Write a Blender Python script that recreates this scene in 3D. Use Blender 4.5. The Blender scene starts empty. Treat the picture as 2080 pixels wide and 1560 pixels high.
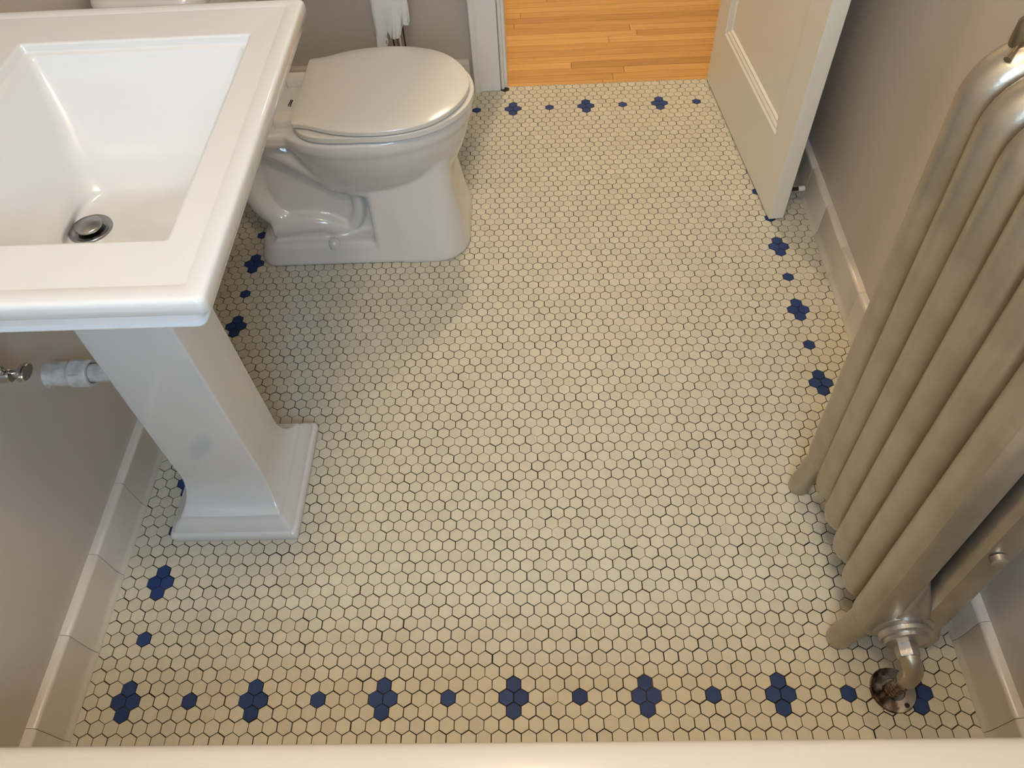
import bpy, bmesh, math, random
from mathutils import Vector, Matrix
random.seed(7)
sc = bpy.context.scene
COL = sc.collection
PI = math.pi
P = 0.026                      # pitch of the floor tiles
ROW = P * math.sqrt(3) / 2

# ------------------------------------------------------------------ materials
def mat(name, color=(0.8, 0.8, 0.8), rough=0.5, metal=0.0, coat=0.0, spec=0.5, emis=None, estr=0.0):
    m = bpy.data.materials.new(name); m.use_nodes = True
    b = m.node_tree.nodes['Principled BSDF']
    b.inputs['Base Color'].default_value = (*color, 1)
    b.inputs['Roughness'].default_value = rough
    b.inputs['Metallic'].default_value = metal
    b.inputs['Coat Weight'].default_value = coat
    b.inputs['Coat Roughness'].default_value = 0.03
    b.inputs['Specular IOR Level'].default_value = spec
    if emis:
        b.inputs['Emission Color'].default_value = (*emis, 1)
        b.inputs['Emission Strength'].default_value = estr
    return m
def N(m, t): return m.node_tree.nodes.new(t)
def L(m, a, b): m.node_tree.links.new(a, b)
def bsdf(m): return m.node_tree.nodes['Principled BSDF']
def noise(m, scale, detail=4, rough=0.5, vec=None, stretch=None):
    n = N(m, 'ShaderNodeTexNoise'); n.inputs['Scale'].default_value = scale
    n.inputs['Detail'].default_value = detail; n.inputs['Roughness'].default_value = rough
    tc = N(m, 'ShaderNodeTexCoord')
    src = tc.outputs['Object']
    if stretch:
        mp = N(m, 'ShaderNodeMapping'); mp.inputs['Scale'].default_value = stretch
        L(m, src, mp.inputs['Vector']); src = mp.outputs['Vector']
    L(m, src, n.inputs['Vector'])
    return n
def ramp(m, src, stops):
    r = N(m, 'ShaderNodeValToRGB'); e = r.color_ramp.elements
    while len(e) < len(stops): e.new(0.5)
    for el, (p, c) in zip(e, stops):
        el.position = p; el.color = (*c, 1) if len(c) == 3 else c
    L(m, src, r.inputs['Fac']); return r
def bump(m, src, strength=0.1, dist=0.001):
    b = N(m, 'ShaderNodeBump'); b.inputs['Strength'].default_value = strength
    b.inputs['Distance'].default_value = dist
    L(m, src, b.inputs['Height']); L(m, b.outputs['Normal'], bsdf(m).inputs['Normal']); return b
def vary(m, c1, c2, scale, lo=0.35, hi=0.65, detail=4, stretch=None):
    n = noise(m, scale, detail, stretch=stretch)
    r = ramp(m, n.outputs['Fac'], [(lo, c1), (hi, c2)])
    L(m, r.outputs['Color'], bsdf(m).inputs['Base Color']); return n

china = mat('white_glazed_china', (0.665, 0.67, 0.665), 0.12, coat=0.6)
china_toilet = mat('white_toilet_china', (0.66, 0.65, 0.63), 0.12, coat=0.5)
seat_plastic = mat('white_seat_plastic', (0.68, 0.655, 0.60), 0.2, coat=0.2)
enamel = mat('tub_enamel', (0.74, 0.65, 0.54), 0.15, coat=0.5)
wallpaint = mat('grey_wall_paint', (0.3, 0.29, 0.285), 0.33)
n_ = vary(wallpaint, (0.495, 0.445, 0.385), (0.55, 0.50, 0.44), 3.0, 0.3, 0.7, 6)
n2 = noise(wallpaint, 60, 4); bump(wallpaint, n2.outputs['Fac'], 0.10, 0.002)
trimpaint = mat('white_trim_paint', (0.78, 0.77, 0.75), 0.35)
n2 = noise(trimpaint, 90, 3); bump(trimpaint, n2.outputs['Fac'], 0.06, 0.001)
basepaint = mat('painted_base_tile', (0.66, 0.61, 0.54), 0.3)
n2 = noise(basepaint, 70, 3); bump(basepaint, n2.outputs['Fac'], 0.08, 0.001)
doorpaint = mat('cream_door_paint', (0.80, 0.76, 0.66), 0.38)
n2 = noise(doorpaint, 80, 3, stretch=(1, 1, 0.15)); bump(doorpaint, n2.outputs['Fac'], 0.05, 0.001)
ceilpaint = mat('white_ceiling_paint', (0.75, 0.73, 0.7), 0.8)
chrome = mat('chrome', (0.62, 0.61, 0.6), 0.09, 1.0)
satin = mat('worn_chrome', (0.36, 0.36, 0.355), 0.22, 1.0)
darkchrome = mat('tarnished_chrome', (0.45, 0.40, 0.36), 0.14, 1.0)
vary(darkchrome, (0.10, 0.065, 0.05), (0.42, 0.38, 0.34), 45, 0.42, 0.56, 5)
silver = mat('silver_radiator_paint', (0.36, 0.335, 0.30), 0.35, 0.80)
n_ = vary(silver, (0.40, 0.352, 0.28), (0.54, 0.48, 0.385), 14, 0.25, 0.75, 8)
n2 = noise(silver, 160, 5); bump(silver, n2.outputs['Fac'], 0.25, 0.0012)
silver2 = mat('bright_silver_paint', (0.5, 0.47, 0.43), 0.30, 0.85)
n2 = noise(silver2, 110, 5); bump(silver2, n2.outputs['Fac'], 0.35, 0.002)
brass = mat('old_brass_vent', (0.33, 0.28, 0.2), 0.3, 1.0)
rust = mat('rusty_pipe', (0.3, 0.2, 0.13), 0.5, 0.6)
vary(rust, (0.10, 0.06, 0.035), (0.42, 0.36, 0.30), 220, 0.45, 0.6, 4)
pvc = mat('painted_pvc', (0.62, 0.60, 0.57), 0.4)
vary(pvc, (0.50, 0.48, 0.45), (0.66, 0.65, 0.63), 60, 0.35, 0.6, 4)
paper = mat('tissue_paper', (0.80, 0.79, 0.77), 0.9)
n2 = noise(paper, 120, 4); bump(paper, n2.outputs['Fac'], 0.5, 0.002)
black = mat('black_print', (0.012, 0.010, 0.008), 0.5)
darkgap = mat('dark_hole', (0.02, 0.012, 0.008), 0.7)
rubber = mat('white_rubber', (0.72, 0.71, 0.69), 0.5)
bronze = mat('dark_bronze', (0.08, 0.035, 0.025), 0.3, 0.8)
grout = mat('dark_grout', (0.05, 0.033, 0.02), 0.9)
vary(grout, (0.012, 0.007, 0.004), (0.09, 0.062, 0.038), 9, 0.45, 0.70, 6)

def attr_tile(m, base_lo, base_hi, nscale):
    a = N(m, 'ShaderNodeAttribute'); a.attribute_name = 'tint'
    r = ramp(m, a.outputs['Fac'], [(0.0, base_lo), (1.0, base_hi)])
    n = noise(m, nscale, 4)
    mx = N(m, 'ShaderNodeMixRGB'); mx.blend_type = 'MULTIPLY'; mx.inputs['Fac'].default_value = 1
    r2 = ramp(m, n.outputs['Fac'], [(0.3, (0.93, 0.92, 0.90)), (0.7, (1, 1, 1))])
    L(m, r.outputs['Color'], mx.inputs['Color1']); L(m, r2.outputs['Color'], mx.inputs['Color2'])
    L(m, mx.outputs['Color'], bsdf(m).inputs['Base Color'])
tile = mat('cream_tile', (0.6, 0.52, 0.4), 0.48, spec=0.3)
attr_tile(tile, (0.565, 0.525, 0.415), (0.635, 0.595, 0.475), 25)
btile = mat('blue_tile', (0.02, 0.045, 0.16), 0.5, spec=0.25)
attr_tile(btile, (0.016, 0.040, 0.14), (0.028, 0.058, 0.18), 60)

wood = mat('honey_oak_floor', (0.55, 0.28, 0.08), 0.2, coat=0.3)
a = N(wood, 'ShaderNodeAttribute'); a.attribute_name = 'tint'
r = ramp(wood, a.outputs['Fac'], [(0.0, (0.54, 0.28, 0.07)), (0.5, (0.66, 0.36, 0.10)), (1.0, (0.76, 0.44, 0.14))])
n = noise(wood, 14, 8, 0.65, stretch=(0.35, 6, 1))
r2 = ramp(wood, n.outputs['Fac'], [(0.3, (0.78, 0.74, 0.68)), (0.7, (1.05, 1.03, 1.0))])
mx = N(wood, 'ShaderNodeMixRGB'); mx.blend_type = 'MULTIPLY'; mx.inputs['Fac'].default_value = 1
L(wood, r.outputs['Color'], mx.inputs['Color1']); L(wood, r2.outputs['Color'], mx.inputs['Color2'])
L(wood, mx.outputs['Color'], bsdf(wood).inputs['Base Color'])

# ------------------------------------------------------------------ helpers
def link(name, bm, m, parent=None, smooth=None, loc=None):
    me = bpy.data.meshes.new(name)
    bmesh.ops.recalc_face_normals(bm, faces=bm.faces)
    bm.to_mesh(me); bm.free()
    for mm in (m if isinstance(m, (list, tuple)) else [m]): me.materials.append(mm)
    o = bpy.data.objects.new(name, me); COL.objects.link(o)
    if smooth is not None:
        if smooth >= 180:
            for p in me.polygons: p.use_smooth = True
        else:
            for p in me.polygons: p.use_smooth = True
            me.set_sharp_from_angle(angle=math.radians(smooth))
    if parent is not None: o.parent = parent
    if loc: o.location = loc
    return o
def thing(name, label, cat, loc=(0, 0, 0), group=None):
    o = bpy.data.objects.new(name, None); COL.objects.link(o)
    o.location = loc; o.empty_display_size = 0.05
    o['label'] = label; o['category'] = cat
    if group: o['group'] = group
    return o
def tag(o, label, cat, group=None):
    o['label'] = label; o['category'] = cat
    if group: o['group'] = group
    return o
def struct(o): o['kind'] = 'structure'; return o
def box(bm, x0, x1, y0, y1, z0, z1, mi=0):
    v = [bm.verts.new((x, y, z)) for z in (z0, z1) for y in (y0, y1) for x in (x0, x1)]
    for f in ((0, 2, 3, 1), (4, 5, 7, 6), (0, 1, 5, 4), (2, 6, 7, 3), (0, 4, 6, 2), (1, 3, 7, 5)):
        bm.faces.new([v[i] for i in f]).material_index = mi
def loft(bm, rings, cap0=True, cap1=True, mi=0):
    R = [[bm.verts.new(p) for p in r] for r in rings]
    n = len(R[0])
    for a, b in zip(R, R[1:]):
        for i in range(n):
            bm.faces.new((a[i], a[(i + 1) % n], b[(i + 1) % n], b[i])).material_index = mi
    if cap0: bm.faces.new(list(reversed(R[0]))).material_index = mi
    if cap1: bm.faces.new(R[-1]).material_index = mi
    return R
def rrect(x0, x1, y0, y1, r, z, n=8, m=5):
    """rounded rectangle ring at height z; same vertex count whatever the size"""
    r = max(1e-4, min(r, (x1 - x0) / 2 - 1e-4, (y1 - y0) / 2 - 1e-4))
    pts = []
    cs = [((x1 - r, y0 + r), -PI / 2), ((x1 - r, y1 - r), 0), ((x0 + r, y1 - r), PI / 2), ((x0 + r, y0 + r), PI)]
    for k, ((cx, cy), a0) in enumerate(cs):
        arc = [(cx + r * math.cos(a0 + PI / 2 * i / n), cy + r * math.sin(a0 + PI / 2 * i / n)) for i in range(n + 1)]
        pts += arc
        (nx, ny), na = cs[(k + 1) % 4]
        nxt = (nx + r * math.cos(na), ny + r * math.sin(na))
        for i in range(1, m): 
            t = i / m; pts.append((arc[-1][0] * (1 - t) + nxt[0] * t, arc[-1][1] * (1 - t) + nxt[1] * t))
    return [(x, y, z) for x, y in pts]
def circ(c, r, axis='z', n=28, r2=None, rot=0):
    out = []
    for i in range(n):
        a = 2 * PI * i / n + rot; u = r * math.cos(a); v = (r2 or r) * math.sin(a)
        if axis == 'z': out.append((c[0] + u, c[1] + v, c[2]))
        elif axis == 'y': out.append((c[0] + u, c[1], c[2] + v))
        else: out.append((c[0], c[1] + u, c[2] + v))
    return out
def lathe(bm, prof, c=(0, 0, 0), axis='z', n=32, rot=0):
    """prof = [(radius, height)] along the axis from c"""
    rings = []
    for r, h in prof:
        cc = list(c); cc['xyz'.index(axis)] += h
        rings.append(circ(cc, max(r, 1e-4), axis, n, rot=rot))
    loft(bm, rings)
def catmull(pts, k=8):
    P_ = [Vector(p) for p in pts]; P_ = [2 * P_[0] - P_[1]] + P_ + [2 * P_[-1] - P_[-2]]
    out = []
    for i in range(1, len(P_) - 2):
        for j in range(k):
            t = j / k; a, b, c, d = P_[i - 1:i + 3]
            out.append(0.5 * ((2 * b) + (c - a) * t + (2 * a - 5 * b + 4 * c - d) * t * t + (3 * b - a - 3 * c + d) * t ** 3))
    out.append(P_[-2].copy()); return out
def tube(bm, pts, r, n=16, k=6, spline=True, flat=None):
    pp = catmull(pts, k) if spline and len(pts) > 2 else [Vector(p) for p in pts]
    rs = r if isinstance(r, (list, tuple)) else None
    up = Vector((0, 1, 0)); rings = []; prev = None
    for i, p in enumerate(pp):
        t = (pp[min(i + 1, len(pp) - 1)] - pp[max(i - 1, 0)]).normalized()
        if prev is None:
            a = up if abs(t.dot(up)) < 0.9 else Vector((1, 0, 0))
            u = (a - t * a.dot(t)).normalized()
        else: u = (prev - t * prev.dot(t)).normalized()
        prev = u; w = t.cross(u)
        if rs:
            f = i / (len(pp) - 1) * (len(rs) - 1); j = min(int(f), len(rs) - 2); rr = rs[j] * (1 - f + j) + rs[j + 1] * (f - j)
        else: rr = r
        fl = flat or 1.0
        rings.append([tuple(p + u * (rr * fl * math.cos(2 * PI * q / n)) + w * (rr * math.sin(2 * PI * q / n))) for q in range(n)])
    loft(bm, rings)
def bevel_mod(o, w, seg=3, ang=35):
    b = o.modifiers.new('b', 'BEVEL'); b.width = w; b.segments = seg; b.limit_method = 'ANGLE'; b.angle_limit = math.radians(ang)
    return b

# ------------------------------------------------------------------ the room
XL, YB, YF, ZC = -0.100, 1.930, -0.93, 2.45
def xr(y): return 1.515 + 0.009 * y          # the right wall is slightly out of square
def new(): return bmesh.new()

# tiled floor: one plate of hexagonal mosaic with its grout
bm = new()
tint = bm.faces.layers.float_color.new('tint')
blue = set()
for c in range(0, 7):
    for R in (0, 80):
        blue |= {(c * 18 - 1, R), (c * 18 + 1, R), (c * 18, R - 1), (c * 18, R + 1)}
for c in range(6): blue |= {(c * 18 + 9, 0), (c * 18 + 9, 80)}
for R in range(10, 80, 10):
    for c in (0, 108): blue |= {(c - 1, R), (c + 1, R), (c, R - 1), (c, R + 1)}
for R in range(5, 80, 10):
    for c in (0, 108): blue |= {(c, R)}
def clip(poly, ymax):
    out = []
    for i in range(len(poly)):
        a, b = poly[i], poly[(i + 1) % len(poly)]
        if a[1] <= ymax: out.append(a)
        if (a[1] <= ymax) != (b[1] <= ymax):
            t = (ymax - a[1]) / (b[1] - a[1]); out.append((a[0] + (b[0] - a[0]) * t, ymax))
    return out
YT = 1.927
for R in range(-10, 88):
    off = 1 if R % 2 == 0 else 0
    for k in range(-6, 64):
        h = 2 * k + off                        # half-pitch column index
        if h < -8 or h > 118: continue
        cx = h * P / 2 + random.gauss(0, 0.00022); cy = R * ROW + random.gauss(0, 0.00022)
        if cy > YT + 0.012: continue
        rot = random.gauss(0, 0.010); rad = P / math.sqrt(3) - 0.00098 + random.uniform(-0.0002, 0.00022)
        z = random.gauss(0, 0.0001)
        prof = ((rad, -0.0016), (rad, -0.0002), (rad - 0.0002, z))
        rings = []
        for rr, zz in prof:
            poly = [(cx + rr * math.cos(rot + PI / 6 + q * PI / 3), cy + rr * math.sin(rot + PI / 6 + q * PI / 3)) for q in range(6)]
            if cy > YT - 0.02: poly = clip(poly, YT)
            rings.append([(x, y, zz) for x, y in poly])
        if len({len(q) for q in rings}) > 1 or len(rings[0]) < 3: continue
        mi = 1 if (h, R) in blue else 0
        t = min(1, max(0, random.gauss(0.5, 0.22)))
        n0 = len(bm.faces); vs = [[bm.verts.new(p) for p in q] for q in rings]; m_ = len(vs[0]); fs = []
        for a, b in zip(vs, vs[1:]):
            for i in range(m_): fs.append(bm.faces.new((a[i], a[(i + 1) % m_], b[(i + 1) % m_], b[i])))
        fs.append(bm.faces.new(vs[-1]))
        for f in fs: f[tint] = (t, t, t, 1); f.material_index = mi
n0 = len(bm.faces)
box(bm, XL - 0.05, 1.6, -0.95, YT, -0.04, -0.0013, 2)
me = bpy.data.meshes.new('floor'); bm.to_mesh(me); bm.free()
for mm in (tile, btile, grout): me.materials.append(mm)
floor = struct(bpy.data.objects.new('floor', me)); COL.objects.link(floor)

# hall floor of narrow boards beyond the threshold
bm = new(); tint = bm.faces.layers.float_color.new('tint')
y = 1.929; BW = 0.0385; row = 0
joints = {0: [1.00], 2: [1.075], 3: [0.90], 4: [1.6], 9: [1.12]}
while y < 3.5:
    x = -0.6; js = joints.get(row, [random.uniform(-0.3, 2.2)])
    js = sorted(js + ([js[0] - random.uniform(0.7, 1.2)] if js[0] > 0.3 else [])) + [2.4]
    for j in js:
        t = min(1, max(0, random.gauss(0.5, 0.27)))
        w = BW if row else 0.020
        prof = [(x + 0.0004, j - 0.0004)]
        x0, x1, y0, y1 = x + 0.0006, j - 0.0006, y + 0.0007, y + w - 0.0007
        n0 = len(bm.faces)
        zz = -0.001
        R_ = [[(x0, y0, zz - .006), (x1, y0, zz - .006), (x1, y1, zz - .006), (x0, y1, zz - .006)], [(x0, y0, zz - .0006), (x1, y0, zz - .0006), (x1, y1, zz - .0006), (x0, y1, zz - .0006)],
              [(x0 + .0006, y0 + .0006, zz), (x1 - .0006, y0 + .0006, zz), (x1 - .0006, y1 - .0006, zz), (x0 + .0006, y1 - .0006, zz)]]
        vs = [[bm.verts.new(p) for p in q] for q in R_]; fs = []
        for a, b in zip(vs, vs[1:]):
            for i in range(4): fs.append(bm.faces.new((a[i], a[(i + 1) % 4], b[(i + 1) % 4], b[i])))
        fs.append(bm.faces.new(vs[-1]))
        for f in fs: f[tint] = (t, t, t, 1)
        x = j
    y += BW if row else 0.020; row += 1
box(bm, -0.6, 2.4, 1.93, 3.52, -0.05, -0.005, 1)
me = bpy.data.meshes.new('floor_hall'); bm.to_mesh(me); bm.free()
me.materials.append(wood); me.materials.append(darkgap)
hall = struct(bpy.data.objects.new('floor_hall', me)); COL.objects.link(hall)

# walls
def wallbox(name, x0, x1, y0, y1, z0, z1, m=wallpaint):
    b = new(); box(b, x0, x1, y0, y1, z0, z1); return struct(link(name, b, m))
wallbox('wall_left', XL - 0.1, XL, YF - 0.1, YB + 0.12, -0.04, ZC)
b = new()
v = [(xr(YF - .1), YF - .1), (xr(YF - .1) + .1, YF - .1), (xr(YB + .12) + .1, YB + .12), (xr(YB + .12), YB + .12)]
loft(b, [[(x, y, z) for x, y in v] for z in (-0.04, ZC)])
struct(link('wall_right', b, wallpaint))
DX0, DX1, DZ = 0.672, 1.408, 2.02             # the rough doorway
b = new()
box(b, XL, DX0, YB, YB + 0.12, -0.04, ZC); box(b, DX1, 1.54, YB, YB + 0.12, -0.04, ZC); box(b, DX0, DX1, YB, YB + 0.12, DZ, ZC)
struct(link('wall_back', b, wallpaint))
b = new()                                      # the wall behind the camera, with the window over the tub
WX0, WX1, WZ0, WZ1 = 0.40, 1.10, 1.25, 2.15
box(b, XL, WX0, YF - 0.1, YF, -0.04, ZC); box(b, WX1, 1.51, YF - 0.1, YF, -0.04, ZC)
box(b, WX0, WX1, YF - 0.1, YF, -0.04, WZ0); box(b, WX0, WX1, YF - 0.1, YF, WZ1, ZC)
struct(link('wall_front', b, wallpaint))
wallbox('ceiling', XL - 0.1, 1.7, YF - 0.1, 3.6, ZC, ZC + 0.08, ceilpaint)
wallbox('wall_hall_far', -0.7, 2.5, 3.5, 3.6, -0.04, ZC)
wallbox('wall_hall_left', -0.7, -0.6, YB + 0.12, 3.5, -0.04, ZC)
wallbox('wall_hall_right', 2.4, 2.5, YB + 0.12, 3.5, -0.04, ZC)
wallbox('ceiling_hall', -0.7, 2.5, YB + 0.12, 3.6, ZC + 0.08, ZC + 0.16, ceilpaint)
b = new()
for x0, x1, z0, z1 in ((WX0, WX0 + .05, WZ0, WZ1), (WX1 - .05, WX1, WZ0, WZ1), (WX0, WX1, WZ0, WZ0 + .05), (WX0, WX1, WZ1 - .05, WZ1), (WX0, WX1, 1.68, 1.72)):
    box(b, x0, x1, YF - 0.07, YF - 0.02, z0, z1)
struct(link('window_1', b, trimpaint))

# sanitary cove base tile, painted: cove at the foot, bullnose on top
BASE = [(0.0225, 0.0), (0.0222, 0.003), (0.0205, 0.008), (0.0188, 0.012), (0.0178, 0.017), (0.0172, 0.026), (0.0170, 0.04), (0.0168, 0.092),
        (0.0170, 0.0955), (0.0162, 0.0985), (0.0140, 0.1005), (0.0100, 0.1018), (0.0, 0.1025)]
def baseboard(name, p0, p1, inward, seg=0.152, joints=True):
    b = new(); p0 = Vector(p0); p1 = Vector(p1); Lh = (p1 - p0).length; d = (p1 - p0).normalized(); nn = Vector(inward)
    k = max(1, round(Lh / seg)); s = Lh / k
    for i in range(k):
        a0, a1 = i * s, (i + 1) * s
        rings = []
        for t, sh in ((a0 + .0004, .0006), (a0 + .0012, 0), (a1 - .0012, 0), (a1 - .0004, .0006)):
            wob = random.gauss(0, 0.0002)
            ring = [tuple(p0 + d * t + nn * max(0, q[0] - sh + wob) + Vector((0, 0, q[1]))) for q in BASE] + [tuple(p0 + d * t + nn * -0.004 + Vector((0, 0, 0.1025))), tuple(p0 + d * t + nn * -0.004)]
            rings.append(ring)
        loft(b, rings)
    return struct(link(name, b, basepaint, smooth=40))
baseboard('baseboard_left', (XL, YF + .25, 0), (XL, YB, 0), (1, 0, 0))
baseboard('baseboard_right', (xr(YF + .25), YF + .25, 0), (xr(YB), YB, 0), (-1, 0, 0))
baseboard('baseboard_back', (XL + .014, YB, 0), (0.566, YB, 0), (0, -1, 0))
baseboard('baseboard_alcove', (1.44, YB, 0), (1.51, YB, 0), (0, -1, 0))

# door casings and jambs
def casing(name, x0, x1, xj, sgn):
    """flat casing with a raised outer band and a beaded inner edge, plus the jamb behind it"""
    b = new()
    def X(t): return x0 + (x1 - x0) * t
    prof = [(0, YB), (0, YB - .030), (0.03, YB - .032), (0.20, YB - .032), (0.235, YB - .0285), (0.27, YB - .025), (0.30, YB - .0235), (0.93, YB - .0235), (1.0, YB - .021), (1.0, YB)]
    loft(b, [[(X(t), y, z) for t, y in prof] for z in (0.0, 2.06)])
    # bead and stepped jamb
    g = 0.006 * sgn
    prof = [(x1 + g * .3, YB), (x1 + g * .3, YB - .016), (x1 + g, YB - .0185), (x1 + g * 1.9, YB - .016), (x1 + g * 2.2, YB - .010), (x1 + g * 2.2, YB)]
    loft(b, [[(x, y, z) for x, y in prof] for z in (0.0, 2.06)])
    lo, hi = (min(x1, xj), max(x1, xj))
    box(b, lo, hi, YB - 0.002, YB + 0.12, -0.004, 2.03)
    o = struct(link(name, b, trimpaint, smooth=35)); bevel_mod(o, 0.0012, 2); return o
casing('trim_1', 0.5765, 0.662, 0.684, 1)
casing('trim_2', 1.500, 1.416, 1.396, -1)
b = new(); box(b, 0.57, 1.50, YB - .03, YB, 2.03, 2.13); box(b, 0.684, 1.396, YB - .002, YB + .12, 2.0, 2.03)
struct(link('trim_3', b, trimpaint))

# ------------------------------------------------------------------ door, standing open against the right wall
HP = Vector((1.336, 1.913, 0)); FP = Vector((1.396, 1.226, 0))
dd = (FP - HP).normalized(); DWID = (FP - HP).length; dn = Vector((-dd.y, dd.x, 0))   # dn: from the seen face into the slab
door = bpy.data.objects.new('door_1', None); COL.objects.link(door)
door.location = HP; door.rotation_euler = (0, 0, math.atan2(dd.y, dd.x)); struct(door)
# local frame: +x along the door, +y into the slab (towards the wall)
DT = 0.040
b = new()
def framed(b, y, sgn):
    """one face of the door with a recessed panel and stepped moulding"""
    W, Z0, Z1 = DWID, 0.006, 2.0
    rects = [(0.0, W, Z0, Z1, 0), (0.088, 0.594, 0.205, 1.88, 0), (0.094, 0.588, 0.211, 1.874, .0045), (0.099, 0.583, 0.216, 1.869, .0030),
             (0.107, 0.575, 0.224, 1.861, .0075), (0.112, 0.570, 0.229, 1.856, .0065), (0.117, 0.565, 0.234, 1.851, .012)]
    R_ = [[b.verts.new((x, y + sgn * dp, z)) for x, z in ((x0, z0), (x1, z0), (x1, z1), (x0, z1))] for x0, x1, z0, z1, dp in rects]
    for a, c in zip(R_, R_[1:]):
        for i in range(4): b.faces.new((a[i], a[(i + 1) % 4], c[(i + 1) % 4], c[i]))
    b.faces.new(R_[-1]); return R_[0]
A = framed(b, 0, 1); B = framed(b, DT, -1)
for i in range(4): b.faces.new((A[i], A[(i + 1) % 4], B[(i + 1) % 4], B[i]))
o = link('door_slab', b, doorpaint, door); bevel_mod(o, 0.0015, 2, 60)
b = new(); tube(b, [(0, 0, 0), (0.05, 0, 0)], 0.0045, spline=False); lathe(b, [(0.011, 0), (0.011, .004), (0.006, .006)], axis='x', n=20)
stop = link('door_stop', b, bronze, door, smooth=40)
stop.location = (0.640, DT, 0.06); stop.rotation_euler = (0, 0, PI / 2)
b = new(); lathe(b, [(0.0058, 0.043), (0.0072, .045), (0.0072, .058), (0.0060, .060)], axis='x', n=20)
tip = link('rubber_tip', b, rubber, stop, smooth=40); tip['label'] = 'white rubber tip'
b = new()
for z in (0.25, 1.75): lathe(b, [(0.007, -.045), (0.007, .045)], c=(-0.004, DT + .004, z), n=16)
link('hinge', b, chrome, door, smooth=40)

# ------------------------------------------------------------------ pedestal sink
sink = thing('pedestal_sink', 'white rectangular pedestal sink with wide flat rim beside the toilet', 'sink', (0.14, 0.455, 0))
def S(o): o.matrix_parent_inverse = Matrix.Translation((-sink.location.x, -sink.location.y, -sink.location.z)); return o
b = new()
X0, X1, Y0, Y1, ZT = XL + .004, 0.4325, 0.154, 0.762, 0.870
OX0, OX1, OY0, OY1 = 0.042, 0.372, 0.246, 0.664
def in_(d, z, r): return rrect(X0 + min(d, .05), X1 - d, Y0 + d, Y1 - d, r, z)
def i2(dx, dy, z, r): return rrect(X0 + .05, X1 - dx, Y0 + dy, Y1 - dy, r, z)
rings = [i2(.12, .20, ZT - .175, .05), i2(.085, .155, ZT - .160, .05), i2(.068, .130, ZT - .125, .04), i2(.060, .108, ZT - .085, .03), i2(.052, .085, ZT - .052, .02), i2(.022, .030, ZT - .0450, .014), i2(.0135, .0052, ZT - .0440, .010), i2(.0122, .0040, ZT - .0425, .010), i2(.0124, .0042, ZT - .0408, .010), i2(.0150, .0072, ZT - .0398, .010),
         i2(.0150, .0072, ZT - .0235, .010), i2(.0060, .0035, ZT - .0222, .010), in_(.0010, ZT - .0215, .010), in_(0, ZT - .0200, .010),
         in_(0, ZT - .0070, .010), in_(.0006, ZT - .0038, .010), in_(.0020, ZT - .0016, .010), in_(.0042, ZT - .0004, .009), in_(.0068, ZT, .008),
         in_(.0215, ZT, .006), in_(.0226, ZT - .0006, .006), in_(.0245, ZT - .0007, .006)]
def op(dx0, dx1, dy, z, r): return rrect(OX0 + dx0, OX1 - dx1, OY0 + dy, OY1 - dy, r, z)
def lp(t, z):
    """rounded rectangle of the basin floor drawing in to the drain"""
    a = (OX0 + .074, OX1 - .060, OY0 + .135, OY1 - .135, .050); d = (.111, .171, .419, .479, .0299)
    q = [u * (1 - t) + v * t for u, v in zip(a, d)]
    return rrect(*q, z)
rings += [op(-.004, -.004, -.004, ZT - .0007, .006), op(-.001, -.001, -.001, ZT - .0009, .005), op(0, 0, 0, ZT - .0018, .005), op(.0012, .0012, .0012, ZT - .004, .006), op(.0018, .0018, .002, ZT - .0105, .006), op(.003, .003, .0032, ZT - .0125, .006),
          op(.0085, .0085, .0075, ZT - .0135, .008), op(.0110, .0105, .0095, ZT - .0150, .010), op(.0125, .012, .011, ZT - .020, .012),
          op(.022, .016, .027, ZT - .045, .018), op(.038, .022, .054, ZT - .078, .026), op(.050, .030, .084, ZT - .108, .034), op(.060, .042, .108, ZT - .128, .042),
          lp(0, ZT - .1405), lp(.12, ZT - .1465), lp(.3, ZT - .1505), lp(.55, ZT - .1540), lp(.8, ZT - .1560), lp(1, ZT - .1568)]
n_r = len(rings[-1])
loft(b, rings)
basin = S(link('basin', b, china, sink, smooth=62))
def prect(x0, x1, y0, y1, z, r=.006): return rrect(x0, x1, y0, y1, r, z, 5, 3)
b = new()
R_ = [prect(.002, .262, .312, .587, 0, .008), prect(.001, .264, .311, .588, .006, .010), prect(.001, .264, .311, .588, .018, .010), prect(.004, .261, .314, .585, .0225, .010), prect(.009, .256, .319, .580, .0245, .008),
      prect(.011, .254, .321, .578, .030, .008), prect(.014, .2515, .3235, .5755, .036, .008), prect(.0195, .2470, .3285, .5710, .043, .007), prect(.028, .2405, .3350, .5645, .050, .007), prect(.031, .238, .3375, .562, .054, .006),
      prect(.032, .237, .3385, .561, .0575, .006)]
for z_, f_ in ((.0600, .93), (.0650, .74), (.0710, .57), (.0790, .41), (.0890, .27), (.1010, .155), (.1150, .07), (.1300, .02), (.1450, 0), (.20, 0)):
    R_.append(prect(.052 - .018 * f_, .2158 + .0195 * f_, .3855 - .046 * f_, .5145 + .046 * f_, z_, .004))
R_ += [
      prect(.053, .215, .386, .514, .26, .004), prect(.058, .214, .387, .513, .45, .004), prect(.064, .214, .387, .513, .62, .004), prect(.065, .214, .387, .513, .690, .004)]
loft(b, R_)
S(link('pedestal', b, china, sink, smooth=42))
DR = (0.141, 0.449, ZT - .1562)
b = new(); lathe(b, [(.030, -.002), (.030, .0012), (.0285, .0026), (.0225, .0018), (.0215, .0005), (.0205, .0004), (.004, .0003)], c=DR, n=40)
dr = S(link('drain', b, satin, sink, smooth=50)); dr['label'] = 'chrome pop-up drain'
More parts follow.
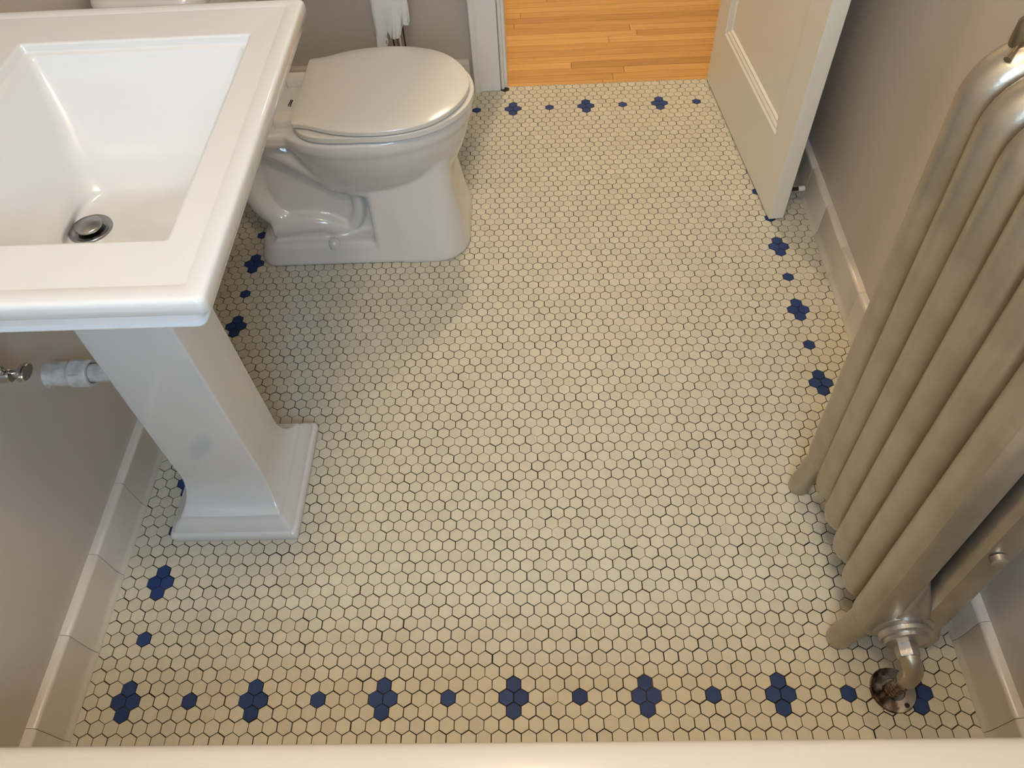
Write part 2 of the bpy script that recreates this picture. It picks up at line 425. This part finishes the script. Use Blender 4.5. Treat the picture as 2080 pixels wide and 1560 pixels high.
b = new(); lathe(b, [(.006, -.01), (.006, .004), (.0170, .0045), (.0190, .0058), (.0190, .0085), (.0175, .0100), (.004, .0118)], c=DR, n=40)
st = link('stopper', b, satin, dr, smooth=50)

# drain line from the wall into the back of the pedestal
drain = thing('drain_pipe', 'white plastic drain pipe with compression nut leaving the wall under the sink', 'pipe', (XL, 0.455, 0.385))
b = new(); lathe(b, [(.0265, 0.0002), (.0240, .003), (.0236, .010), (.0225, .044), (.0225, .05)], axis='x', n=36); link('sleeve', b, pvc, drain, smooth=40)
b = new(); lathe(b, [(.0238, .040), (.0256, .043), (.0256, .047), (.0246, .048), (.0244, .064), (.0250, .066), (.0250, .073), (.0238, .076), (.0190, .0765), (.0178, .070)], axis='x', n=36)
for k in range(6):
    a = k * PI / 3 + .3; c, s = math.cos(a), math.sin(a)
    box(b, .048, .065, .0235 * c - .002, .0235 * c + .002, .0235 * s - .002, .0235 * s + .002)
link('nut', b, pvc, drain, smooth=40)
b = new(); lathe(b, [(.0162, .02), (.0162, .22)], axis='x', n=32); link('tube', b, pvc, drain, smooth=40)

valve = thing('shutoff_valve', 'small chrome water shut-off valve with oval handle on the wall under the sink', 'valve', (XL, 0.352, 0.512))
b = new(); lathe(b, [(.024, .0005), (.022, .005), (.009, .007), (.009, .022), (.0115, .023), (.0115, .046), (.0095, .048)], axis='x', n=28)
lathe(b, [(.008, 0), (.008, .018)], c=(.034, 0, 0), axis='z', n=24); link('valve_body', b, chrome, valve, smooth=40)
b = new(); lathe(b, [(.0105, .016), (.0112, .018), (.0112, .030), (.009, .032)], c=(.034, 0, 0), axis='z', n=6, rot=.2); link('nut', b, chrome, valve, smooth=30)
b = new(); tube(b, [(.034, 0, .028), (.036, .0, .08), (.05, .02, .16), (.075, .05, .26)], 0.0055); link('supply_tube', b, chrome, valve, smooth=60)
b = new()
rings = [circ((.048, .006, -.002), .006, 'x', 24), circ((.056, .008, -.002), .006, 'x', 24), circ((.0565, .009, -.003), .016, 'x', 24, .0095), circ((.059, .009, -.003), .0175, 'x', 24, .0105), circ((.066, .009, -.003), .0175, 'x', 24, .0105), circ((.068, .009, -.003), .0155, 'x', 24, .009)]
loft(b, rings); link('handle', b, chrome, valve, smooth=40)

# ------------------------------------------------------------------ toilet
toilet = thing('toilet', 'white two-piece toilet with lid closed, behind the pedestal sink', 'toilet', (0.3, 1.264, 0))
def T(o): o.matrix_parent_inverse = Matrix.Translation((-0.3, -1.264, 0)); return o
YC = 1.264
def egg(xb, xf, hw, z, n=56, sq=2.6, yc=YC, split=0.45):
    """squarish at the back, rounder at the front"""
    xm = xb + (xf - xb) * split; pts = []
    for i in range(n):
        a = 2 * PI * i / n; c, s = math.cos(a), math.sin(a)
        e = 2.05 if c > 0 else sq
        u = math.copysign(abs(c) ** (2 / e), c); v = math.copysign(abs(s) ** (2 / e), s)
        pts.append((xm + (xf - xm if c > 0 else xm - xb) * u, yc + hw * v, z))
    return pts
b = new()
# bowl
loft(b, [egg(.20, .50, .05, .165), egg(.195, .53, .085, .175), egg(.19, .553, .108, .20), egg(.185, .574, .130, .235), egg(.18, .592, .150, .275), egg(.170, .605, .165, .315), egg(.155, .613, .1735, .345), egg(.150, .6185, .1765, .352), egg(.148, .6205, .1785, .36), egg(.148, .621, .179, .380), egg(.152, .6185, .1765, .3855), egg(.157, .611, .169, .3865)])
# deck behind the bowl, carries the tank
def dk(z, g=0): return rrect(-.06 + g, .32, 1.134 + g, 1.394 - g, .035, z, 6, 3)
loft(b, [dk(.345, .012), dk(.350, .004), dk(.358), dk(.379), dk(.3855, .004), dk(.3868, .010)])
loft(b, [rrect(.03, .30, YC - .075, YC + .075, .04, z, 6, 3) for z in (.20, .36)])
# front skirt
def sk(x0, x1, hw, z, r): return rrect(x0, x1, YC - hw, YC + hw, r, z, 8, 4)
loft(b, [sk(.335, .5865, .156, 0, .085), sk(.335, .5865, .156, .010, .085), sk(.340, .583, .150, .035, .08), sk(.345, .575, .141, .075, .07), sk(.352, .566, .130, .13, .06), sk(.358, .558, .120, .185, .05), sk(.363, .556, .112, .235, .05), sk(.37, .56, .11, .30, .05)])
loft(b, [rrect(.340, .46, YC - h_, YC + h_, .014, z, 6, 3) for z, h_ in ((0, .1535), (.03, .148), (.075, .139), (.13, .128), (.19, .118), (.235, .106), (.27, .085))])
# plinth along the floor
loft(b, [rrect(.022, .45, YC - .155, YC + .155, .05, 0, 8, 4), rrect(.022, .45, YC - .155, YC + .155, .05, .010, 8, 4), rrect(.026, .45, YC - .151, YC + .151, .05, .022, 8, 4), rrect(.034, .45, YC - .140, YC + .140, .05, .050, 8, 4), rrect(.040, .45, YC - .128, YC + .128, .05, .060, 8, 4)])
loft(b, [rrect(.050, .24, YC - .112, YC + .112, .04, z, 6, 3) for z in (.03, .072)])
# recessed core
loft(b, [rrect(.075, .40, YC - .078, YC + .078, .03, z, 6, 3) for z in (.03, .33)])
for s in (-1, 1):
    yy = YC + s * .070
    def pp(l, d=0): return [(x, yy + s * d, z) for x, z in l]
    tube(b, [(.06, YC + s * .055, .345), (.105, YC + s * .070, .335), (.155, YC + s * .078, .315), (.205, YC + s * .080, .275), (.255, YC + s * .080, .238), (.300, YC + s * .083, .212), (.352, YC + s * .088, .196)], [.036, .036, .034, .032, .030, .028, .025], n=20)
    tube(b, pp([(.085, .34), (.062, .30), (.047, .255), (.045, .20), (.058, .145), (.085, .108), (.12, .088)]), [.038, .036, .034, .032, .032, .034], n=20)
    tube(b, pp([(.075, .078), (.12, .086), (.165, .092), (.205, .089), (.240, .074), (.270, .058)], .014), [.034, .032, .030, .026, .018], n=20)
    tube(b, pp([(.262, .060), (.288, .085), (.306, .125), (.311, .175), (.311, .21)], .008), [.016, .018, .017, .015], n=16)
bowl = T(link('bowl', b, china_toilet, toilet, smooth=180))
rm = bowl.modifiers.new('r', 'REMESH'); rm.mode = 'VOXEL'; rm.voxel_size = 0.0042; rm.use_smooth_shade = True
sm = bowl.modifiers.new('s', 'SMOOTH'); sm.factor = 0.5; sm.iterations = 7
# seat ring and lid
def seatring(z, g=0, flare=0):
    return egg(.2085 + g, .627 - g, .1765 - g, z, 72, 4.5, split=.5)
b = new(); loft(b, [seatring(.3880, .009), seatring(.3892, .0035), seatring(.3905, .0010), seatring(.392), seatring(.4035, .0), seatring(.4048, .0012), seatring(.4055, .004), seatring(.4056, .009)])
T(link('seat', b, seat_plastic, toilet, smooth=30))
# lid: squared flared shoulders at the hinge, concave waist, round front
LID = [(.2165, -.128), (.2175, -.1325), (.222, -.1365), (.236, -.1385), (.255, -.1430), (.276, -.1520), (.300, -.1620), (.330, -.1710), (.370, -.1775), (.415, -.1790), (.460, -.1745), (.500, -.1640), (.535, -.1475), (.565, -.1230), (.588, -.0930), (.606, -.0580), (.615, -.0250), (.618, 0)]
LP = LID + [(x, -y) for x, y in reversed(LID[:-1])]
LP = LP[:4] + [tuple(v)[:2] for v in catmull([(x, y, 0) for x, y in LP[4:-4]], 3)] + LP[-4:]
def lid(z, g):
    cx = .40; out = []
    n = len(LP)
    for i, (x, y) in enumerate(LP):
        a = Vector(LP[i - 1]); c = Vector(LP[(i + 1) % n]); t = (c - a).normalized(); nn = Vector((-t.y, t.x))
        if g > .005: out.append((cx + (x - cx) * (1 - g / .19), YC + y * (1 - g / .17), z))
        else: out.append((x + nn.x * g, YC + y + nn.y * g, z))
    return out
b = new(); loft(b, [lid(.4075, .0048), lid(.4095, .0008), lid(.4105, 0), lid(.4185, 0), lid(.4198, .0008), lid(.4204, .0022), lid(.4232, .024), lid(.4236, .027), lid(.4237, .08)])
T(link('lid', b, seat_plastic, toilet, smooth=24))
for s in (-1, 1):
    b = new(); yy = YC + s * .083
    loft(b, [rrect(.166, .214, yy - .019, yy + .019, .004, .384, 4, 2), rrect(.166, .214, yy - .019, yy + .019, .004, .404, 4, 2), rrect(.1675, .214, yy - .0175, yy + .0175, .004, .4065, 4, 2)])
    T(link('hinge', b, seat_plastic, toilet, smooth=40))
    b = new(); lathe(b, [(.0160, -.004), (.0160, .006), (.0145, .013), (.0095, .0185), (.003, .020)], c=(.232, YC + s * .131, .050), n=28)
    T(link('bolt_cap', b, china_toilet, toilet, smooth=60))
b = new()                                       # the small printed arrow mark on the deck
def bar(x0, y0, x1, y1, w=.0009, z=.3884):
    d = Vector((x1 - x0, y1 - y0, 0)).normalized(); q = Vector((-d.y, d.x, 0)) * w
    a = Vector((x0, y0, z)); c = Vector((x1, y1, z))
    loft(b, [[tuple(v + Vector((0, 0, dz))) for v in (a - q, c - q, c + q, a + q)] for dz in (-.002, .0002)])
def MK(u, v): return (0.1845 + (u - 593) * .00078, 1.2640 - (v - 204.8) * .00215)
for (u0, v0, u1, v1) in ((593, 199, 590.5, 208), (597.8, 200, 595.3, 209), (588.5, 208.3, 590.5, 211.5), (595.5, 209, 596.6, 212.3)):
    bar(*MK(u0, v0), *MK(u1, v1))
mk = T(link('printed_mark', b, black, toilet)); mk['label'] = 'small black printed arrow mark'
b = new()
def tk(g, z, x0=-.075, x1=.130): return rrect(x0 + g, x1 - g, YC - .205 + g, YC + .205 - g, .045, z, 8, 4)
loft(b, [tk(.03, .388), tk(.012, .41), tk(.008, .50), tk(.004, .70)])
T(link('tank', b, china_toilet, toilet, smooth=50))
b = new()
loft(b, [tk(.004, .700, -.078, .142), tk(0, .704, -.078, .142), tk(0, .725, -.078, .142), tk(.003, .732, -.078, .142), tk(.010, .736, -.078, .142)])
T(link('tank_lid', b, china_toilet, toilet, smooth=50))

# ------------------------------------------------------------------ toilet paper on its stand
YS = 1.80
stand = thing('toilet_paper_stand', 'slim chrome toilet paper stand standing behind the toilet', 'stand', (0.372, YS + .01, 0))
b = new(); lathe(b, [(.078, .0005), (.078, .006), (.072, .010), (.012, .014)], n=40); link('base', b, chrome, stand, smooth=40)
b = new(); tube(b, [(0, 0, .010), (0, 0, .62)], .0080, spline=False, n=20); link('pole', b, chrome, stand, smooth=60)
for s in (-1, 1):
    b = new(); tube(b, [(s * .0165, 0, .012), (s * .0165, 0, .30), (s * .012, 0, .345), (s * .004, 0, .352)], .0022, n=10); link('side_rod', b, bronze, stand, smooth=60)
b = new(); tube(b, [(0, 0, .615), (.0, 0, .625), (-.03, 0, .628), (-.075, 0, .628), (-.085, 0, .64)], .006, n=14); link('arm', b, chrome, stand, smooth=60)
roll = thing('toilet_paper', 'white toilet paper with a torn ragged end hanging down behind the toilet', 'toilet paper', (0.372, YS + .01, 0.605))
b = new()
R_ = [circ((-.052, 0, 0), .021, 'x', 40), circ((-.052, 0, 0), .053, 'x', 40), circ((-.051, 0, 0), .054, 'x', 40), circ((.051, 0, 0), .054, 'x', 40), circ((.052, 0, 0), .053, 'x', 40), circ((.052, 0, 0), .021, 'x', 40)]
loft(b, R_, False, False); link('roll', b, paper, roll, smooth=40)
b = new(); loft(b, [circ((-.051, 0, 0), .021, 'x', 32), circ((.051, 0, 0), .021, 'x', 32), circ((.051, 0, 0), .0195, 'x', 32), circ((-.051, 0, 0), .0195, 'x', 32)], False, False)
link('cardboard_core', b, mat('grey_cardboard', (.42, .36, .28), .9), roll, smooth=40)
b = new()
OUT = [(0.319, 0.600), (0.319, 0.364), (0.317, 0.323), (0.318, 0.293), (0.317, 0.265), (0.314, 0.235), (.313, .205), (.318, .195), (.324, .206), (0.329, 0.234), (0.334, .238), (0.338, 0.245), (0.343, .249), (0.347, 0.255), (0.350, 0.263), (0.350, .270), (0.348, 0.276), (0.345, 0.280), (0.346, 0.291), (0.348, 0.309), (0.347, 0.321), (0.346, 0.324), (0.3495, 0.314), (0.353, 0.296), (0.357, 0.286), (0.359, 0.275), (.363, .273), (0.368, 0.269), (.373, .272), (0.379, 0.272), (0.386, 0.276), (0.389, .281), (0.391, 0.287), (0.395, 0.307), (0.400, 0.311), (.408, .309), (0.416, 0.309), (0.422, 0.323), (0.423, 0.359), (0.423, 0.600)]
bot = []
cells = 26
# triangulated sheet with a gentle crumple
vs = [b.verts.new((x - .372, 0, z - .605)) for x, z in OUT]
f = b.faces.new(vs); bmesh.ops.triangulate(b, faces=[f])
bmesh.ops.subdivide_edges(b, edges=b.edges[:], cuts=3, use_grid_fill=True)
for v in b.verts:
    x, z = v.co.x, v.co.z
    hang = max(0, -z - .20)
    v.co.y = -.0545 + .0012 * math.sin(x * 75 + z * 22) + .0006 * math.sin(x * 190 - z * 60 + 1)
o = link('hanging_sheet', b, paper, roll, smooth=180)
so = o.modifiers.new('t', 'SOLIDIFY'); so.thickness = .0006

# ------------------------------------------------------------------ radiator
rad = thing('radiator', 'silver painted cast-iron column radiator along the right wall', 'radiator', (1.35, 0.095, 0))
RH, RB = 0.955, 0.088
XF, XB, CW = 1.283, 1.438, 0.0335             # column centre lines sit CW in from the faces
def lean(p):                                   # the old radiator leans a little off the wall
    x, y, z = p
    return (x - 0.040 * max(0, z - .05), y + 0.020 * max(0, z - .05), z)
def section_mesh(front_leg, flanged=False):
    b = new()
    xf, xb = XF + CW, XB - CW
    zt, zb = RH - CW, RB + CW * .75
    path = []                                   # closed loop (x, z, inward normal angle), w: 0 front .. 1 back
    rc = (xb - xf) / 2; cx = (xf + xb) / 2
    K = 14
    for i in range(13): path.append((xf, zb + .02 + (zt - rc - zb - .02) * i / 12, (-1, 0), 0))
    for i in range(1, K): 
        a = PI - PI * i / K; path.append((cx + rc * math.cos(a), zt - rc + rc * math.sin(a), (math.cos(a), math.sin(a)), i / K))
    for i in range(13): path.append((xb, zt - rc - (zt - rc - zb - .02) * i / 12, (1, 0), 1))
    for i in range(1, K):
        a = -PI * i / K; path.append((cx + rc * math.cos(a), zb + .02 + .8 * rc * math.sin(a), (math.cos(a), math.sin(a)), 1 - i / K))
    HY = 0.0297
    def prof(w):
        """(u outward, half thickness): round nose, flat flank, thin casting flange on the +x side"""
        us = [-1, -.985, -.94, -.86, -.74, -.70, -.66, -.5, -.3, 0, .3, .5, .66, .70, .74, .86, .94, .985, 1]
        out = []
        for u in us:
            full = (1 - abs(u) ** 2.6) ** .5
            nose = full
            fl = .24 * (1 - abs(u) ** 8) ** .5
            if u > .68: h = nose * (1 - w) + min(nose, fl) * w
            elif u < -.68: h = min(nose, fl) * (1 - w) + nose * w
            else: h = full * .75 + .25 * .93
            out.append((u, max(h, .004), max((1 - abs(u) ** 2.1) ** .5 * 1.045, .004)))
        return out
    rings = []
    for x, z, (nx, nz), w in path:
        pr_ = prof(w); cw = CW
        ring = [(x + nx * u * cw, -HY * (h if flanged else g), z + nz * u * cw) for u, h, g in pr_] + [(x + nx * u * cw, HY * g, z + nz * u * cw) for u, h, g in reversed(pr_)]
        rings.append(ring)
    R_ = [[b.verts.new(p) for p in r] for r in rings]; n = len(R_[0])
    for j in range(len(R_)):
        a, c = R_[j], R_[(j + 1) % len(R_)]
        for i in range(n): b.faces.new((a[i], a[(i + 1) % n], c[(i + 1) % n], c[i]))
    # header hubs joining the sections, low and high
    for z, r in ((RB + .052, .034), (RH - .075, .030)):
        lathe(b, [(r * .9, -.0312), (r, -.028), (r, .028), (r * .9, .0312)], c=(cx, 0, z), axis='y', n=28)
    if front_leg:
        for (x0, x1, xt) in ((XF + .034, XF + .024, XF + .009), (XB - .034, XB - .022, XB + .002)):
            loft(b, [circ((x0, 0, .150), .031, 'z', 24, .024), circ((x0, 0, .118), .032, 'z', 24, .024), circ((x1, 0, .088), .029, 'z', 24, .0225), circ((x1 * .6 + xt * .4, 0, .060), .026, 'z', 24, .021), circ((xt, 0, .030), .0225, 'z', 24, .0205), circ((xt, 0, .010), .0225, 'z', 24, .021), circ((xt, 0, .0), .0205, 'z', 24, .019)])
    return b
RY = [0.095 + .0624 * i for i in range(6)]
pinv = Matrix.Translation((-1.35, -0.095, 0))
def finish(o):
    for v in o.data.vertices:
        x, y, z = v.co; v.co = lean((x, y, z))
legsec = link('section', section_mesh(True, True), silver, rad, smooth=30); finish(legsec)
farsec = link('section', section_mesh(True), silver, rad, smooth=30); finish(farsec)
midsec = link('section', section_mesh(False), silver, rad, smooth=30); finish(midsec)
for i, y in enumerate(RY):
    if i == 0: o = legsec
    elif i == 1: o = midsec
    else:
        if i == 5: o = farsec
        else: o = midsec.copy(); COL.objects.link(o)
    o.parent = rad; o.matrix_parent_inverse = pinv; o.location = (0, y, 0)
def RP(o): o.matrix_parent_inverse = pinv; return o
# bushing at the supply end
HX, HZ = 1.352, 0.134
b = new(); yy = RY[0] - .020
lathe(b, [(.045, 0), (.0475, -.003), (.0475, -.008), (.042, -.010), (.0395, -.011), (.0415, -.0135), (.0415, -.020), (.0385, -.0230), (.0355, -.0235), (.0360, -.0290), (.0335, -.031), (.018, -.032)], c=(HX, yy, HZ), axis='y', n=40)
# webs that run from the two columns down to the bushing
loft(b, [circ((HX - .004, yy + .018, HZ + .135), .004, 'z', 20, .006), circ((HX - .003, yy + .014, HZ + .11), .012, 'z', 20, .010), circ((HX - .002, yy + .010, HZ + .08), .022, 'z', 20, .014), circ((HX, yy + .006, HZ + .05), .033, 'z', 20, .017), circ((HX, yy + .006, HZ), .044, 'z', 20, .018)])
RP(link('bushing', b, silver2, rad, smooth=35))
b = new(); lathe(b, [(.011, .004), (.011, -.004), (.008, -.007), (.002, -.008)], c=(XB - .040 - .045 * .36, RY[0] - .0265, 0.405), axis='y', n=20, )
RP(link('bolt_head', b, silver, rad, smooth=40))
b = new()
VX, VY, VZ = XF + .045 - .04 * .9, RY[5] + .022, RH - .022
lathe(b, [(.0065, -.01), (.0065, .006), (.011, .008), (.0118, .012), (.0118, .034), (.0095, .038), (.004, .039)], c=(VX, VY, VZ), n=24)
tube(b, [(VX, VY, VZ + .012), (VX - .012, VY - .014, VZ + .008), (VX - .018, VY - .020, VZ + .004)], [.004, .0032, .0042], n=12)
RP(link('air_vent', b, brass, rad, smooth=40))

# supply pipe: union nut, elbow and riser through the floor
pipe = thing('supply_pipe', 'silver painted steam pipe elbow between the radiator and the floor', 'pipe', (1.363, 0.004, 0))
PX, PY, PZ = 1.351, 0.0, HZ - .008
b = new(); lathe(b, [(.0170, 0), (.0183, .002), (.0183, .022), (.0170, .024)], c=(PX - 1.363, .018, PZ), axis='y', n=6, rot=PI / 6)
link('union_nut', b, silver2, pipe, smooth=30)
b = new(); tube(b, [(PX - 1.363, .036, PZ), (PX - 1.363 + .001, .022, PZ - .001), (-.0075, .009, PZ - .008), (-.003, .002, .104), (-.001, .0005, .086), (0, 0, .068)], [.0140, .0152, .0160, .0160, .0156, .0162], n=24)
link('elbow', b, silver, pipe, smooth=60)
b = new(); tube(b, [(0, 0, .080), (0, 0, .03), (0, 0, -.002)], .0130, n=24, spline=False)
link('riser', b, rust, pipe, smooth=60)
esc = bmesh.new()
lathe(esc, [(.0385, .0003), (.0385, .0022), (.0370, .0046), (.0190, .0058), (.0185, .0030), (.0165, .0028)], n=48)
esc_o = tag(link('escutcheon', esc, darkchrome, None, smooth=45), 'round tarnished chrome floor flange around the radiator pipe', 'pipe flange')
esc_o.location = (1.3635, 0.004, 0)
for (dx, dy) in ((.015, -.026), (-.010, .028)):
    b = new(); lathe(b, [(.0040, .0030), (.0042, .0056), (.0028, .0058), (.0028, .0057)], n=20); 
    h = link('screw_hole', b, darkgap, esc_o, smooth=40); h.location = (dx, dy, 0)

# ------------------------------------------------------------------ bathtub along the near wall
b = new()
TX0, TX1, TY0, TY1, TZ = XL, 1.505, YF, -0.158, 0.400
def tb(g, z, r=.012): return rrect(TX0 + .001, TX1 - .001, TY0 + .001, TY1 - g, r, z, 6, 6)
def ti(g, z, r): return rrect(TX0 + .10 + g, TX1 - .09 - g, TY0 + .06 + g, TY1 - .075 - g, r, z, 6, 6)
R_ = [tb(.016, 0), tb(.016, .36), tb(.012, .366), tb(.003, TZ - .028), tb(-.003, TZ - .024), tb(-.0062, TZ - .017), tb(-.0066, TZ - .012), tb(-.0055, TZ - .006), tb(-.002, TZ - .002), tb(.004, TZ),
      tb(.012, TZ + .0008), ti(-.012, TZ + .0008, .13), ti(-.004, TZ - .001, .13), ti(.004, TZ - .008, .125), ti(.012, TZ - .03, .12), ti(.05, .14, .11), ti(.08, .09, .10), ti(.13, .07, .08)]
loft(b, R_)
tag(link('bathtub', b, enamel, None, smooth=45), 'white enamelled bathtub with rolled rim along the near edge of the tiles', 'bathtub')

# ------------------------------------------------------------------ lamps the house has
def lamp(name, loc, r, col, strength, label, loc_z_top):
    t = thing(name, label, 'lamp', (loc[0], loc[1], loc_z_top))
    b = new(); lathe(b, [(r * .62, -.0005), (r * .62, -.015), (r * .5, -.03)], n=36); link('canopy', b, trimpaint, t, smooth=40)
    b = new(); pr_ = [(r * math.sin(a * PI / 14), -.10 - r * .15 + r * .75 * math.cos(a * PI / 14)) for a in range(0, 15)]
    lathe(b, pr_, n=36); m = mat(name + '_glass', (.9, .85, .8), .4, emis=col, estr=strength); link('glass_shade', b, m, t, smooth=60)
    return t
lamp('ceiling_light', (0.68, -0.02, 0), 0.12, (1.0, 0.77, 0.50), 84, 'warm round ceiling light in the bathroom', ZC)
lamp('hall_light', (0.84, 2.58, 0), 0.055, (1.0, 0.76, 0.46), 850, 'warm round ceiling light in the hall', ZC + .08)
def area(name, loc, rot, sx, sy, col, w):
    l = bpy.data.lights.new(name, 'AREA'); l.shape = 'RECTANGLE'; l.size = sx; l.size_y = sy; l.color = col; l.energy = w
    o = bpy.data.objects.new(name, l); COL.objects.link(o); o.location = loc; o.rotation_euler = rot; return o
area('window_daylight', (0.75, YF - .16, 1.72), (math.radians(90 - 20), 0, 0), 0.66, 0.86, (0.50, 0.74, 1.0), 38)
w = bpy.data.worlds.new('World'); sc.world = w; w.use_nodes = True
w.node_tree.nodes['Background'].inputs[0].default_value = (0.6, 0.75, 1.0, 1); w.node_tree.nodes['Background'].inputs[1].default_value = 0.5

# ------------------------------------------------------------------ camera
cam = bpy.data.cameras.new('camera'); co = bpy.data.objects.new('camera', cam); COL.objects.link(co)
M = Matrix(((9.99003400e-01, 2.67170529e-02, 3.57547999e-02), (1.02041041e-04, 7.99694721e-01, -6.00406815e-01), (-4.46340254e-02, 5.99812098e-01, 7.98895019e-01)))
co.matrix_world = Matrix.Translation((0.76136962, -0.35461884, 1.39653723)) @ M.to_4x4()
cam.sensor_width = 36; cam.lens = 36 * 1524.536 / 2080; cam.clip_start = 0.01
sc.camera = co
sc.view_settings.view_transform = 'Standard'; sc.view_settings.look = 'None'
sc.view_settings.gamma = 1; sc.view_settings.use_curve_mapping = False
sc.view_settings.exposure = -0.25
